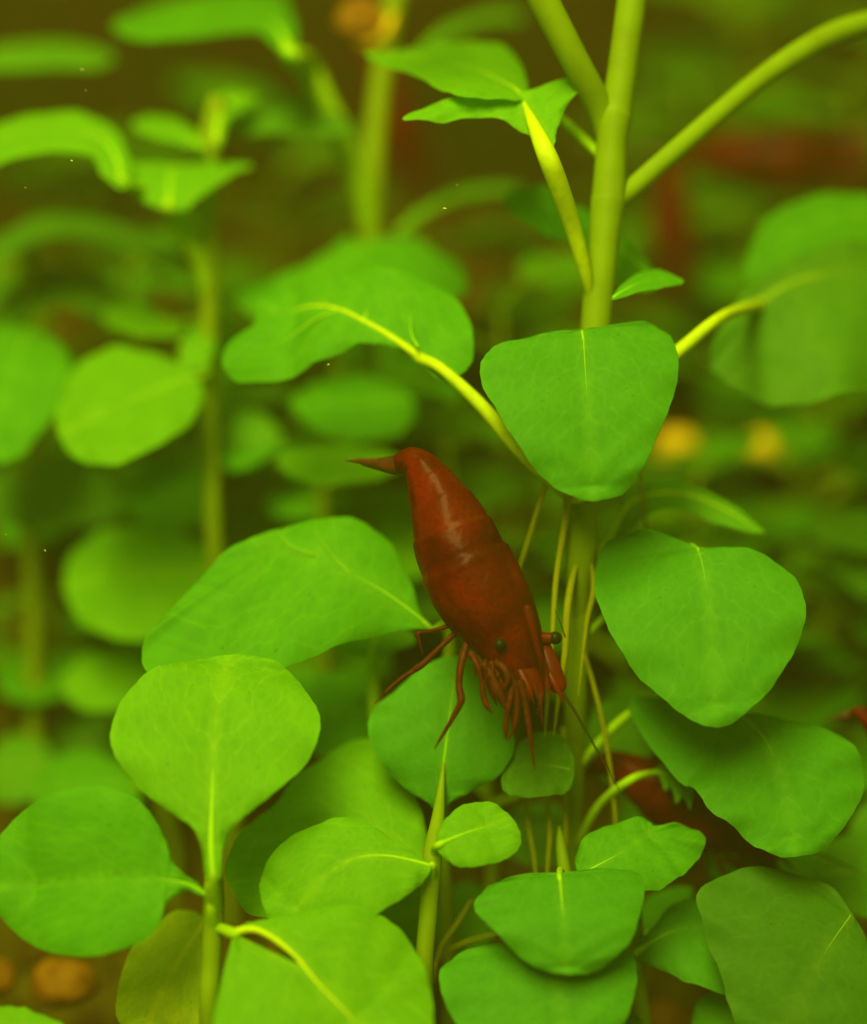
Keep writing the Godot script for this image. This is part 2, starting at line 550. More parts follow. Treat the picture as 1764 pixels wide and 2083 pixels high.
	# leaves low on the stem, right of the shrimp
	leaf(p, M.deep, 0.1815, 30, -6, [1228, 1092, 1256, 1072, 1292, 1061, 1350, 1068, 1420, 1094, 1520, 1112, 1596, 1150, 1634, 1205, 1636, 1270, 1604, 1340, 1560, 1400, 1500, 1448, 1440, 1462, 1380, 1432, 1304, 1370, 1256, 1310, 1222, 1240, 1208, 1170], [1418, 1096, 1432, 1160, 1446, 1280, 1456, 1420], {"rib_w": 5.0, "cup": -0.16, "fold": 0.16, "ripple": 0.0006, "stalk": [1184, 1300, 0.191, 14, 1300, 1190, 0.1935, 16, 1392, 1118, 0.1900, 15]})
	leaf(p, M.deep, 0.1845, 38, 2, [1285, 1412, 1306, 1396, 1400, 1420, 1510, 1438, 1610, 1456, 1700, 1482, 1750, 1530, 1764, 1584, 1742, 1640, 1692, 1700, 1622, 1728, 1560, 1716, 1506, 1676, 1446, 1642, 1412, 1592, 1368, 1550, 1314, 1476], [1512, 1442, 1552, 1492, 1578, 1550, 1600, 1620, 1616, 1690], {"rib_w": 7.0, "ripple": 0.0006, "stalk": [1170, 1575, 0.1955, 14, 1210, 1520, 0.194, 18, 1300, 1440, 0.193, 18, 1440, 1410, 0.192, 18]})
	# small pale leaf behind, over the big one
	leaf(p, M.olive, 0.197, 50, 0, [1238, 1090, 1262, 1030, 1280, 985, 1330, 968, 1400, 978, 1480, 1010, 1560, 1062, 1480, 1060, 1400, 1036, 1330, 1036, 1290, 1062], [1244, 1080, 1290, 1016, 1400, 1004, 1530, 1052], {"rib_w": 14.0, "stalk": [1186, 1190, 0.189, 30, 1216, 1130, 0.192, 26], "stalk_m": M.stalk_pale, "rib_m": M.rib_pale})
	# sheath round the node and thin water roots
	put("sheath", stem_mesh([1186, 1030, 0.1895, 54, 1184, 1064, 0.1890, 66, 1183, 1100, 0.1888, 68, 1180, 1150, 0.1890, 60, 1177, 1200, 0.1896, 50, 1175, 1250, 0.1904, 42]), M.stem, p)
	var roots := [[1176, 985, 0.1890, 6, 1158, 1004, 0.187, 18, 1146, 1060, 0.186, 15, 1134, 1180, 0.186, 13, 1122, 1300, 0.186, 11, 1112, 1440, 0.186, 8, 1108, 1500, 0.186, 3],
			[1112, 984, 0.188, 12, 1098, 1036, 0.189, 11, 1072, 1110, 0.191, 10, 1050, 1180, 0.193, 7, 1040, 1260, 0.194, 4],
			[1181, 1130, 0.1888, 4, 1166, 1170, 0.187, 14, 1152, 1240, 0.186, 16, 1146, 1330, 0.186, 14, 1136, 1420, 0.186, 10, 1126, 1500, 0.186, 3],
			[1192, 1110, 0.1890, 3, 1206, 1150, 0.188, 10, 1204, 1200, 0.187, 14, 1196, 1260, 0.187, 11, 1184, 1340, 0.187, 6, 1176, 1420, 0.187, 2],
			[1298, 900, 0.196, 9, 1303, 990, 0.196, 9, 1314, 1060, 0.196, 7, 1318, 1120, 0.197, 3],
			[1186, 1320, 0.190, 9, 1216, 1420, 0.190, 10, 1238, 1520, 0.191, 9, 1250, 1640, 0.192, 8, 1256, 1780, 0.193, 5],
			[1060, 1560, 0.196, 9, 1074, 1680, 0.192, 9, 1088, 1750, 0.191, 8, 1096, 1860, 0.190, 5],
			[1104, 1560, 0.196, 9, 1116, 1680, 0.191, 10, 1112, 1750, 0.190, 8, 1108, 1850, 0.190, 5],
			[1146, 1480, 0.194, 10, 1152, 1600, 0.192, 11, 1150, 1720, 0.191, 9, 1146, 1840, 0.190, 6],
			[960, 1830, 0.192, 6, 930, 1880, 0.192, 8, 900, 1930, 0.192, 7, 880, 2000, 0.192, 4],
			[1010, 1900, 0.193, 5, 950, 1916, 0.193, 8, 894, 1950, 0.193, 7, 860, 2010, 0.193, 4]]
	for r in roots:
		for k in range(4, r.size() - 4, 4):
			r[k] += rng.randf_range(-4.0, 4.0)
		put("root", stem_mesh(r, 8, 8), M.root, p)
	# dim small leaf under the shrimp
	leaf(p, M.dull, 0.1865, 36, 0, [1020, 1590, 1040, 1530, 1090, 1490, 1150, 1500, 1170, 1550, 1160, 1600, 1110, 1620, 1050, 1616], [1160, 1560, 1100, 1556, 1040, 1558], {"rib_w": 5.0, "cup": -0.05})
	leaf(p, M.olive, 0.191, 44, 0, [1330, 1560, 1370, 1548, 1410, 1585, 1405, 1640, 1390, 1612, 1378, 1628, 1366, 1600, 1352, 1606, 1346, 1584], [1330, 1566, 1366, 1578, 1398, 1600], {"rib_w": 14.0, "stalk": [1164, 1740, 0.1975, 12, 1214, 1645, 0.194, 17, 1280, 1588, 0.190, 18]})

# ------------------------------------------------------------------ left: blurred plants
func left_plants() -> void:
	var p := thing("stem_plant", "blurred plant at left with one thin upright stem and bright upturned leaves", "plant", root_at(432, 1110, 0.222), "leafy stem plants")
	stem_to_ground([446, 200, 0.222, 40, 428, 280, 0.222, 42, 424, 400, 0.222, 40, 426, 600, 0.222, 36, 424, 800, 0.222, 34, 430, 950, 0.222, 34, 436, 1110, 0.222, 36], p, M.stem_dull)
	leaf(p, M.fresh, 0.216, 52, 0, [198, 338, 260, 325, 350, 325, 430, 325, 512, 332, 460, 366, 410, 400, 350, 418, 290, 402, 236, 374], [344, 412, 346, 372, 350, 330], {"stalk": [424, 600, 0.222, 26, 406, 530, 0.221, 34, 372, 466, 0.219, 34], "rib_w": 26.0, "rib_m": M.rib, "fold": 0.25})
	leaf(p, M.fresh, 0.212, 54, 0, [-60, 262, -20, 232, 80, 222, 180, 226, 236, 252, 262, 300, 258, 336, 208, 332, 176, 306, 60, 306, -40, 306], [250, 330, 200, 272, 60, 264, -50, 270], {"rib_w": 14.0, "bend": -0.2, "stalk": [424, 480, 0.222, 24, 340, 400, 0.219, 22]})
	leaf(p, M.fresh, 0.224, 62, 0, [268, 245, 290, 228, 340, 232, 400, 260, 414, 294, 360, 288, 310, 275], [412, 290, 350, 262, 285, 244], {"rib_w": 10.0})
	leaf(p, M.fresh, 0.222, 52, 0, [430, 260, 440, 200, 470, 172, 524, 178, 500, 210, 466, 240, 446, 285], [438, 276, 456, 220, 506, 186], {"rib_w": 16.0, "rib_m": M.rib_pale})
	leaf(p, M.dull, 0.230, 60, 0, [478, 258, 500, 215, 560, 190, 640, 195, 710, 240, 700, 262, 610, 268, 530, 265], [486, 250, 580, 222, 690, 245], {"rib_w": 10.0})
	leaf(p, M.fresh, 0.212, 44, 0, [108, 830, 120, 780, 160, 728, 230, 705, 310, 712, 380, 740, 412, 782, 396, 840, 340, 895, 250, 932, 180, 925, 130, 890], [418, 740, 300, 800, 150, 850], {"rib_w": 7.0, "stalk": [426, 700, 0.222, 22, 424, 720, 0.220, 20], "cup": -0.1})
	leaf(p, M.fresh, 0.226, 62, 0, [206, 640, 230, 606, 290, 616, 350, 648, 372, 676, 310, 684, 250, 670], [416, 640, 320, 655, 230, 630], {"rib_w": 10.0})
	leaf(p, M.fresh, 0.220, 45, 0, [362, 720, 380, 670, 428, 640, 440, 680, 426, 735, 390, 745], [434, 680, 400, 700, 376, 725], {"rib_w": 8.0})
	# plant cut by the left edge
	p = thing("stem_plant", "blurred plant cut by the left edge, pale round leaves low in shade", "plant", root_at(40, 1200, 0.236), "leafy stem plants")
	stem_to_ground([60, 500, 0.240, 30, 40, 800, 0.240, 32, 66, 1200, 0.240, 32, 70, 1500, 0.240, 30], p, M.stem_dull)
	leaf(p, M.mid, 0.220, 40, 0, [-80, 700, -40, 655, 60, 648, 122, 688, 146, 752, 110, 826, 60, 884, -10, 918, -80, 900], [60, 640, 30, 740, -20, 880], {"rib_w": 7.0})
	leaf(p, M.fresh, 0.226, 46, 6, [128, 1158, 148, 1098, 204, 1066, 300, 1062, 420, 1092, 446, 1140, 400, 1230, 300, 1292, 210, 1280, 146, 1222], [440, 1150, 300, 1170, 160, 1170], {"rib_w": 7.0})
	leaf(p, M.fresh, 0.228, 46, 0, [124, 1380, 150, 1335, 220, 1318, 300, 1330, 340, 1370, 300, 1420, 220, 1442, 150, 1424], [330, 1370, 240, 1380, 150, 1384], {"rib_w": 7.0})
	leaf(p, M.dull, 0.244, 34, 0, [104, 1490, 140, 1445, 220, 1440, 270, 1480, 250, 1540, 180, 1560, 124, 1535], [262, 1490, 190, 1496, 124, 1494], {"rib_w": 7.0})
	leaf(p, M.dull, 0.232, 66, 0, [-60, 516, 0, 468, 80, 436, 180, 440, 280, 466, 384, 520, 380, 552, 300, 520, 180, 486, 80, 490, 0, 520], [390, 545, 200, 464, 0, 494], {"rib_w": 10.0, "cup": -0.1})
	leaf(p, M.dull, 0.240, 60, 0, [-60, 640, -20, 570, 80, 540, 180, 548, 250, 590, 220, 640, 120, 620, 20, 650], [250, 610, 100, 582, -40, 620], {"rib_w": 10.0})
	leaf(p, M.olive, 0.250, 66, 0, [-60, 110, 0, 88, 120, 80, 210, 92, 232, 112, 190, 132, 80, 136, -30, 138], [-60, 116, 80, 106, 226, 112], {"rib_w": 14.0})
	# plant at top centre-left
	p = thing("stem_plant", "blurred plant at top with two stems meeting above the big veined leaf", "plant", root_at(756, 470, 0.240), "leafy stem plants")
	stem_to_ground([812, -40, 0.240, 42, 784, 100, 0.240, 42, 766, 250, 0.240, 44, 756, 400, 0.240, 46, 752, 520, 0.240, 44, 750, 800, 0.240, 40], p, M.stem_dull)
	leaf(p, M.mid, 0.232, 66, 0, [228, 36, 300, 6, 440, -20, 560, -20, 590, 20, 606, 70, 590, 104, 560, 90, 520, 66, 400, 72, 290, 72], [592, 92, 520, 34, 260, 36], {"stalk": [752, 470, 0.240, 42, 736, 390, 0.238, 46, 700, 290, 0.236, 46, 656, 200, 0.234, 48, 620, 130, 0.232, 50], "rib_w": 40.0, "stalk_m": M.stalk, "cup": -0.1})
	leaf(p, M.mid, 0.226, 48, -6, [480, 600, 500, 556, 590, 540, 660, 505, 720, 475, 800, 462, 890, 484, 944, 530, 938, 570, 880, 600, 760, 620, 600, 640], [752, 480, 700, 530, 600, 590], {"rib_w": 8.0, "ripple": 0.0008})
	leaf(p, M.olive, 0.244, 60, 0, [806, 452, 850, 420, 930, 384, 1040, 362, 1050, 380, 960, 398, 880, 428, 826, 462], [806, 456, 920, 398, 1045, 370], {"rib_w": 16.0})
	leaf(p, M.olive, 0.250, 66, 0, [840, 100, 880, 64, 950, 30, 1040, 0, 1060, 20, 980, 44, 910, 76, 860, 104], [840, 100, 920, 52, 1045, 10], {"rib_w": 16.0})
	# small plants in the middle ground
	p = thing("stem_plant", "dim low plant in the gap left of the shrimp's tail", "plant", root_at(660, 1000, 0.230), "leafy stem plants")
	stem_to_ground([690, 700, 0.232, 26, 680, 850, 0.232, 28, 660, 1000, 0.232, 28, 650, 1200, 0.232, 28], p, M.stem_dull)
	leaf(p, M.fresh, 0.214, 56, 0, [562, 930, 590, 908, 680, 902, 790, 908, 812, 940, 760, 970, 680, 982, 610, 968], [800, 930, 690, 938, 585, 932], {"rib_w": 8.0})
	leaf(p, M.mid, 0.224, 46, 0, [590, 800, 640, 768, 730, 756, 820, 780, 846, 830, 800, 880, 720, 890, 650, 870], [840, 800, 720, 820, 610, 810], {"rib_w": 8.0})
	leaf(p, M.olive, 0.232, 36, 0, [446, 860, 470, 830, 530, 836, 570, 870, 560, 910, 500, 920, 460, 900], [572, 880, 510, 872, 456, 866], {"rib_w": 8.0})
	leaf(p, M.dull, 0.240, 44, 0, [440, 770, 500, 756, 580, 770, 590, 800, 520, 815, 450, 806], [590, 790, 520, 785, 450, 784], {"rib_w": 8.0})
	leaf(p, M.mid, 0.238, 40, 0, [250, 980, 300, 930, 400, 940, 440, 1000, 420, 1060, 330, 1070, 270, 1040], [440, 1010, 350, 1000, 270, 1000], {"rib_w": 8.0})
	leaf(p, M.dull, 0.236, 20, 0, [640, 1020, 760, 980, 900, 1020, 1000, 1120, 960, 1240, 840, 1260, 720, 1200, 650, 1110], [960, 1230, 820, 1120, 680, 1040], {"rib_w": 8.0})
	leaf(p, M.dull, 0.238, 30, 0, [-40, 960, 60, 930, 200, 940, 270, 990, 230, 1050, 100, 1070, -30, 1040], [265, 1000, 120, 1000, -20, 1000], {"rib_w": 8.0})

# ------------------------------------------------------------------ left and centre foreground
func front_plants() -> void:
	var p := thing("stem_plant", "plant at lower left with three big round leaves round one stem", "plant", root_at(428, 2060, 0.174), "leafy stem plants")
	stem_to_ground([434, 1780, 0.175, 36, 434, 1850, 0.175, 44, 430, 1960, 0.175, 40, 426, 2080, 0.175, 40], p, M.stem)
	leaf(p, M.fresh, 0.1745, 28, 2, [416, 1772, 408, 1720, 390, 1680, 336, 1642, 272, 1592, 232, 1534, 225, 1482, 252, 1412, 310, 1354, 390, 1322, 480, 1312, 545, 1324, 592, 1352, 632, 1414, 652, 1464, 636, 1530, 586, 1590, 516, 1644, 470, 1682, 452, 1722, 446, 1772], [430, 1770, 428, 1700, 432, 1600, 436, 1500, 448, 1400, 458, 1335], {"rib_w": 20.0, "stalk": [436, 1860, 0.175, 34, 432, 1810, 0.1725, 32], "cup": -0.10, "fold": 0.12, "ripple": 0.0005})
	leaf(p, M.mid, 0.1725, 18, -4, [424, 1826, 400, 1796, 372, 1776, 350, 1752, 336, 1706, 300, 1644, 248, 1610, 180, 1599, 90, 1620, 20, 1662, -24, 1726, -28, 1820, 10, 1884, 80, 1930, 180, 1946, 276, 1922, 326, 1884, 340, 1836, 372, 1812, 402, 1818], [420, 1822, 376, 1796, 300, 1786, 200, 1784, 60, 1796], {"rib_w": 14.0, "stalk": [432, 1890, 0.175, 26, 430, 1850, 0.1735, 24], "ripple": 0.0005, "fold": 0.26})
	leaf(p, M.fresh, 0.168, 40, 4, [470, 1890, 484, 1876, 520, 1868, 600, 1850, 700, 1838, 786, 1856, 842, 1906, 872, 1970, 884, 2040, 870, 2120, 780, 2190, 640, 2210, 500, 2180, 436, 2110, 432, 2050, 452, 1990, 486, 1930], [474, 1884, 524, 1888, 592, 1936, 650, 2000, 720, 2062], {"rib_w": 26.0, "rib_m": M.rib_pale, "stalk": [431, 1916, 0.1750, 22, 446, 1890, 0.1746, 23], "ripple": 0.0004})
	leaf(p, M.fresh, 0.187, 44, 0, [466, 1784, 458, 1724, 500, 1660, 560, 1612, 640, 1540, 740, 1494, 810, 1556, 856, 1640, 872, 1730, 800, 1780, 640, 1840, 520, 1840], [866, 1740, 720, 1680, 560, 1690], {"rib_w": 4.0, "ripple": 0.0006})
	leaf(p, M.yellow, 0.186, 36, 0, [236, 2066, 250, 1960, 300, 1880, 380, 1840, 416, 1880, 424, 2000, 420, 2080, 330, 2100], [420, 1860, 360, 1960, 300, 2070], {"rib_w": 8.0})
	leaf(p, M.fresh, 0.170, 50, 0, [-60, 2090, 0, 2044, 60, 2052, 130, 2082, 120, 2140, 0, 2160, -60, 2140], [140, 2110, 40, 2090, -40, 2110], {"rib_w": 10.0})
	# second foreground plant, its stem in the middle
	p = thing("stem_plant", "plant below the shrimp with a small bright oval leaf on its stem", "plant", root_at(866, 2000, 0.178), "leafy stem plants")
	stem_to_ground([903, 1545, 0.1862, 4, 899, 1590, 0.1850, 12, 895, 1630, 0.1835, 20, 890, 1672, 0.1815, 28, 880, 1740, 0.179, 40, 872, 1850, 0.179, 38, 864, 2000, 0.179, 38], p, M.stem)
	leaf(p, M.deep, 0.1865, 14, 0, [748, 1486, 760, 1440, 800, 1405, 860, 1350, 930, 1330, 990, 1372, 1030, 1440, 1048, 1510, 1020, 1572, 964, 1606, 920, 1630, 896, 1652, 870, 1632, 824, 1602, 776, 1552], [894, 1640, 902, 1560, 912, 1480, 924, 1380], {"rib_w": 13.0, "rib_m": M.rib, "ripple": 0.0003})
	leaf(p, M.fresh, 0.1765, 30, 0, [888, 1718, 900, 1672, 938, 1637, 988, 1624, 1032, 1646, 1060, 1690, 1050, 1728, 1002, 1752, 950, 1762, 914, 1750], [892, 1716, 940, 1698, 990, 1678], {"rib_w": 18.0, "rib_m": M.rib, "stalk": [880, 1750, 0.179, 20, 884, 1728, 0.178, 18], "ripple": 0.0002})
	leaf(p, M.fresh, 0.1755, 32, -4, [524, 1802, 530, 1762, 578, 1702, 656, 1668, 732, 1664, 806, 1706, 862, 1738, 878, 1752, 852, 1790, 800, 1832, 720, 1880, 620, 1896, 550, 1868], [872, 1750, 790, 1738, 720, 1746, 660, 1780, 600, 1840], {"rib_w": 9.0, "ripple": 0.0004, "stalk": [880, 1800, 0.179, 16, 880, 1762, 0.177, 16]})
	leaf(p, M.fresh, 0.200, 50, 0, [684, 1318, 696, 1288, 734, 1264, 790, 1256, 836, 1280, 842, 1310, 800, 1326, 770, 1336, 730, 1332], [757, 1332, 764, 1298, 770, 1268], {"rib_w": 22.0, "stalk": [850, 1800, 0.190, 14, 790, 1600, 0.200, 26, 764, 1450, 0.200, 30], "rib_m": M.rib, "cup": -0.05})
	# the wide leaf behind the shrimp, reaching left
	p = thing("stem_plant", "plant with one wide leaf reaching left from behind the shrimp", "plant", root_at(900, 1420, 0.192), "leafy stem plants")
	stem_to_ground([910, 1240, 0.193, 22, 915, 1320, 0.193, 26, 905, 1420, 0.193, 28, 900, 1700, 0.193, 30], p, M.stem)
	leaf(p, M.mid, 0.1865, 30, 10, [884, 1262, 858, 1226, 838, 1176, 812, 1116, 762, 1068, 690, 1044, 606, 1047, 520, 1070, 450, 1110, 396, 1164, 340, 1222, 296, 1272, 292, 1322, 330, 1356, 420, 1372, 520, 1366, 610, 1340, 700, 1302, 790, 1276, 860, 1268], [884, 1262, 790, 1204, 712, 1166, 640, 1128, 570, 1096], {"rib_w": 9.0, "ripple": 0.0005, "fold": 0.08, "veins": [[640, 1128, 590, 1108, 562, 1074], [712, 1166, 660, 1110, 640, 1070]], "stalk": [910, 1290, 0.193, 14, 900, 1272, 0.192, 13]})
	# bottom middle
	p = thing("stem_plant", "plant at bottom middle, two broad leaves stacked one above the other", "plant", root_at(1150, 2000, 0.184), "leafy stem plants")
	stem_to_ground([1138, 1680, 0.1885, 3, 1141, 1720, 0.187, 20, 1150, 1790, 0.186, 30, 1155, 1900, 0.186, 32, 1150, 2050, 0.186, 32], p, M.stem)
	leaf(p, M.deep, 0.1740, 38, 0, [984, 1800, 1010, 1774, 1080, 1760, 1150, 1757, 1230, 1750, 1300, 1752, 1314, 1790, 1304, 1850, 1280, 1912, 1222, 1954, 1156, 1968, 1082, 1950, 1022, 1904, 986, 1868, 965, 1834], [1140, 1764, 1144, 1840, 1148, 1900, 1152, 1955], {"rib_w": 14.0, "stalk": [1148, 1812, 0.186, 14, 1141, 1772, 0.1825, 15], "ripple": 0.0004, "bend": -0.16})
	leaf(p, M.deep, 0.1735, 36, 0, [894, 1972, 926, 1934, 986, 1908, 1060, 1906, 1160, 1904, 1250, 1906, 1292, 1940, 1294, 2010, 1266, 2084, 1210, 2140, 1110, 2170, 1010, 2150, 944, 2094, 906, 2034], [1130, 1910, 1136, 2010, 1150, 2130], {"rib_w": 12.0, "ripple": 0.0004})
	leaf(p, M.mid, 0.183, 34, 0, [1172, 1760, 1188, 1702, 1246, 1672, 1310, 1654, 1336, 1668, 1400, 1668, 1438, 1692, 1426, 1732, 1390, 1772, 1334, 1806, 1270, 1810, 1210, 1790], [1170, 1780, 1260, 1736, 1320, 1690], {"rib_w": 9.0, "ripple": 0.0006})
	leaf(p, M.dull, 0.182, 50, 0, [1270, 2083, 1290, 2060, 1316, 2090, 1310, 2130, 1270, 2140], [1270, 2080, 1290, 2100, 1300, 2120], {"rib_w": 6.0})

func gap_leaves() -> void:
	var p := thing("stem_plant", "soft leafy plant filling the gaps behind the lower leaves", "plant", root_at(1000, 1900, 0.208), "leafy stem plants")
	stem_to_ground([980, 1500, 0.208, 16, 1000, 1700, 0.208, 24, 1000, 1900, 0.208, 26], p, M.stem_dull)
	leaf(p, M.mid, 0.204, 40, 0, [590, 1440, 630, 1380, 700, 1360, 760, 1390, 770, 1460, 730, 1520, 650, 1530, 600, 1500], [770, 1440, 690, 1445, 610, 1450], {"rib_w": 6.0, "stalk": [990, 1620, 0.208, 14, 860, 1500, 0.207, 14]})
	leaf(p, M.olive, 0.203, 44, 0, [1190, 1500, 1220, 1430, 1280, 1400, 1330, 1440, 1330, 1520, 1280, 1580, 1220, 1570], [1200, 1550, 1260, 1490, 1310, 1440], {"rib_w": 6.0, "stalk": [994, 1640, 0.208, 14, 1100, 1600, 0.205, 14]})
	leaf(p, M.olive, 0.205, 40, 0, [890, 1880, 900, 1820, 950, 1790, 1000, 1810, 1016, 1870, 980, 1930, 920, 1940], [1010, 1850, 950, 1866, 900, 1890], {"rib_w": 6.0})
	leaf(p, M.dull, 0.206, 44, 0, [1020, 1700, 1050, 1640, 1120, 1630, 1190, 1660, 1200, 1720, 1140, 1760, 1060, 1750], [1190, 1700, 1110, 1696, 1034, 1698], {"rib_w": 6.0})
	leaf(p, M.mid, 0.210, 44, 0, [560, 1880, 600, 1800, 700, 1760, 820, 1780, 900, 1840, 860, 1940, 720, 1980, 600, 1950], [890, 1850, 740, 1860, 590, 1880], {"rib_w": 6.0})
	leaf(p, M.olive, 0.225, 44, 0, [1420, 1680, 1480, 1590, 1580, 1600, 1680, 1660, 1700, 1740, 1620, 1780, 1500, 1740], [1430, 1650, 1560, 1680, 1680, 1720], {"rib_w": 6.0})
	p = thing("stem_plant", "bright soft plant out of focus behind the lower left leaves", "plant", root_at(330, 1620, 0.235), "leafy stem plants")
	stem_to_ground([300, 1280, 0.235, 20, 320, 1450, 0.235, 26, 330, 1620, 0.235, 26], p, M.stem_dull)
	leaf(p, M.mid, 0.226, 44, 0, [60, 1600, 100, 1540, 190, 1520, 270, 1560, 280, 1630, 210, 1680, 110, 1670], [280, 1590, 180, 1598, 80, 1604], {"rib_w": 6.0, "stalk": [322, 1500, 0.235, 16, 300, 1560, 0.23, 16]})
	leaf(p, M.olive, 0.236, 40, 0, [-40, 1560, 0, 1500, 60, 1490, 110, 1530, 100, 1600, 30, 1630, -30, 1610], [110, 1550, 40, 1556, -20, 1564], {"rib_w": 6.0})
	leaf(p, M.fresh, 0.230, 44, 0, [330, 1440, 380, 1380, 470, 1370, 560, 1400, 570, 1470, 480, 1510, 380, 1500], [336, 1450, 450, 1440, 550, 1436], {"rib_w": 6.0})

# ------------------------------------------------------------------ bottom right
func right_plants() -> void:
	var p := thing("stem_plant", "shaded plant in the bottom right corner with overlapping dull leaves", "plant", root_at(1330, 2050, 0.190), "leafy stem plants")
	stem_to_ground([1290, 1820, 0.190, 22, 1296, 1900, 0.190, 28, 1300, 2000, 0.190, 30, 1310, 2083, 0.190, 30], p, M.stem)
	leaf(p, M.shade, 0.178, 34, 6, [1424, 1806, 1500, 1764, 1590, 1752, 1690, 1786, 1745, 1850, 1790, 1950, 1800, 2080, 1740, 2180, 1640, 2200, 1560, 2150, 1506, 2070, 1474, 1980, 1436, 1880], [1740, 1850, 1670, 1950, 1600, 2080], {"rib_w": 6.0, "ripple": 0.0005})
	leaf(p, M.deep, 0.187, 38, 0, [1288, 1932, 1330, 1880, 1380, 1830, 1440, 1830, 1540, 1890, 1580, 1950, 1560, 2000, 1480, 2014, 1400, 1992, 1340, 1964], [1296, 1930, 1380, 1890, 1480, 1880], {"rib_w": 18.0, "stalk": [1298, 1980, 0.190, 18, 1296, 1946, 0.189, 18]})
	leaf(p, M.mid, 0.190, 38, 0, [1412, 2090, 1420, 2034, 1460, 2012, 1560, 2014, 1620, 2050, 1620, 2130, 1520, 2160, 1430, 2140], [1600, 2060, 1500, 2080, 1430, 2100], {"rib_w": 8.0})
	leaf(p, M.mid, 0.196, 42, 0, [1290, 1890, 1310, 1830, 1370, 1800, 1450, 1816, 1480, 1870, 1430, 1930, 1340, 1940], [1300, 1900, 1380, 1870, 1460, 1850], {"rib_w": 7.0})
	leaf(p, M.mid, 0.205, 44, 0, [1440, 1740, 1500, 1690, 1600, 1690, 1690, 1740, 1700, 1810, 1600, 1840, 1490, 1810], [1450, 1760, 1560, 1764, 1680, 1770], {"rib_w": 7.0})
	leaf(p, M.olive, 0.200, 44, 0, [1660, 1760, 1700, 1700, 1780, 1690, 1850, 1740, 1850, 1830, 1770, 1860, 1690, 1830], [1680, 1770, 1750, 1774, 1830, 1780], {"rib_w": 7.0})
	p = thing("stem_plant", "pale blurred plant peeping in at the right edge below the middle", "plant", root_at(1800, 1800, 0.215), "leafy stem plants")
	stem_to_ground([1810, 900, 0.216, 26, 1800, 1300, 0.216, 28, 1806, 1800, 0.216, 28], p, M.stem_dull)
	leaf(p, M.olive, 0.210, 16, 0, [1724, 1720, 1740, 1660, 1790, 1620, 1860, 1650, 1870, 1760, 1800, 1810, 1744, 1780], [1850, 1660, 1800, 1720, 1750, 1770], {"rib_w": 8.0})
	leaf(p, M.olive, 0.232, 40, 0, [1640, 1050, 1700, 1030, 1800, 1030, 1840, 1080, 1780, 1120, 1680, 1100], [1830, 1080, 1740, 1070, 1660, 1066], {"rib_w": 8.0})
	leaf(p, M.olive, 0.236, 40, 0, [1700, 930, 1750, 890, 1830, 900, 1840, 960, 1780, 980], [1840, 940, 1770, 935, 1715, 935], {"rib_w": 8.0})

# ------------------------------------------------------------------ plants far behind, out of focus
func blade_meshes() -> void:
	for v in 4:
		var st := begin()
		var nt := 16
		var ns := 10
		for i in nt + 1:
			var t := float(i) / nt
			var w := 0.44 * pow(sin(PI * pow(clampf(t, 0.0, 1.0), 0.85)), 0.62) * (1.0 + 0.05 * sin(t * 17.0 + v * 2.0))
			for j in ns + 1:
				var s := float(j) / ns * 2.0 - 1.0
				var y := 0.10 * absf(s) * w * 2.0 - 0.16 * s * s * w - (0.18 + 0.07 * v) * t * t + 0.02 * sin(t * 14.0 + v) * absf(s)
				st.set_uv(Vector2(absf(s), (t + 0.2) / 1.4))
				st.add_vertex(Vector3(s * w, y, -t))
		for i in nt:
			for j in ns:
				var a := i * (ns + 1) + j
				for q in [a, a + 1, a + ns + 1, a + 1, a + ns + 2, a + ns + 1]:
					st.add_index(q)
		blades.append(done(st))
	var sp := begin()
	tube(sp, [Vector3(0, -0.12, 0.42), Vector3(0, -0.02, 0.2), Vector3.ZERO, Vector3(0, -0.008, -0.2), Vector3(0, -0.05, -0.5), Vector3(0, -0.11, -0.78)], [0.05, 0.045, 0.04, 0.03, 0.02, 0.008], 7)
	stalk_mesh = done(sp)

func back_plant(label: String, x: float, y: float, d: float, n: int, mats: Array, size: float, lean := 0.0) -> void:
	var top := at(x, y, d)
	var foot := Vector3(top.x + lean, 0, top.z - 0.004)
	foot.y = ground(foot.x, foot.z)
	var p := thing("stem_plant", label, "plant", foot, "leafy stem plants")
	var path := []
	var radii := []
	for i in 13:
		var t := i / 12.0
		path.append((foot - Vector3(0, 0.004, 0)).lerp(top, t) + Vector3(sin(t * 4.0 + x) * 0.002, 0, cos(t * 3.0 + x) * 0.002) * t)
		radii.append(lerpf(0.0011, 0.0007, t) * size / 0.018)
	var st := begin()
	tube(st, path, radii, 10)
	put("stem", done(st), M.stem_dull, p)
	var turn := rng.randf() * TAU
	for i in n:
		var t := 1.0 - float(i) / n * 0.85
		var q: Vector3 = path[int(round(t * 12.0))]
		turn += 2.4
		var l := size * rng.randf_range(0.8, 1.25)
		var b := Basis(Vector3.UP, turn) * Basis(Vector3.RIGHT, rng.randf_range(-0.05, 0.65)) * Basis(Vector3.FORWARD, rng.randf_range(-0.25, 0.25))
		var o := MeshInstance3D.new()
		o.name = "leaf"
		o.mesh = blades[rng.randi() % 4]
		o.set_surface_override_material(0, mats[rng.randi() % mats.size()])
		p.add_child(o, true)
		o.transform = Transform3D(b.scaled(Vector3.ONE * l), q - p.position + b * Vector3(0, 0.12, -0.42) * l)
		var s := MeshInstance3D.new()
		s.name = "petiole"
		s.mesh = stalk_mesh
		s.set_surface_override_material(0, M.stem_dull)
		o.add_child(s, true)

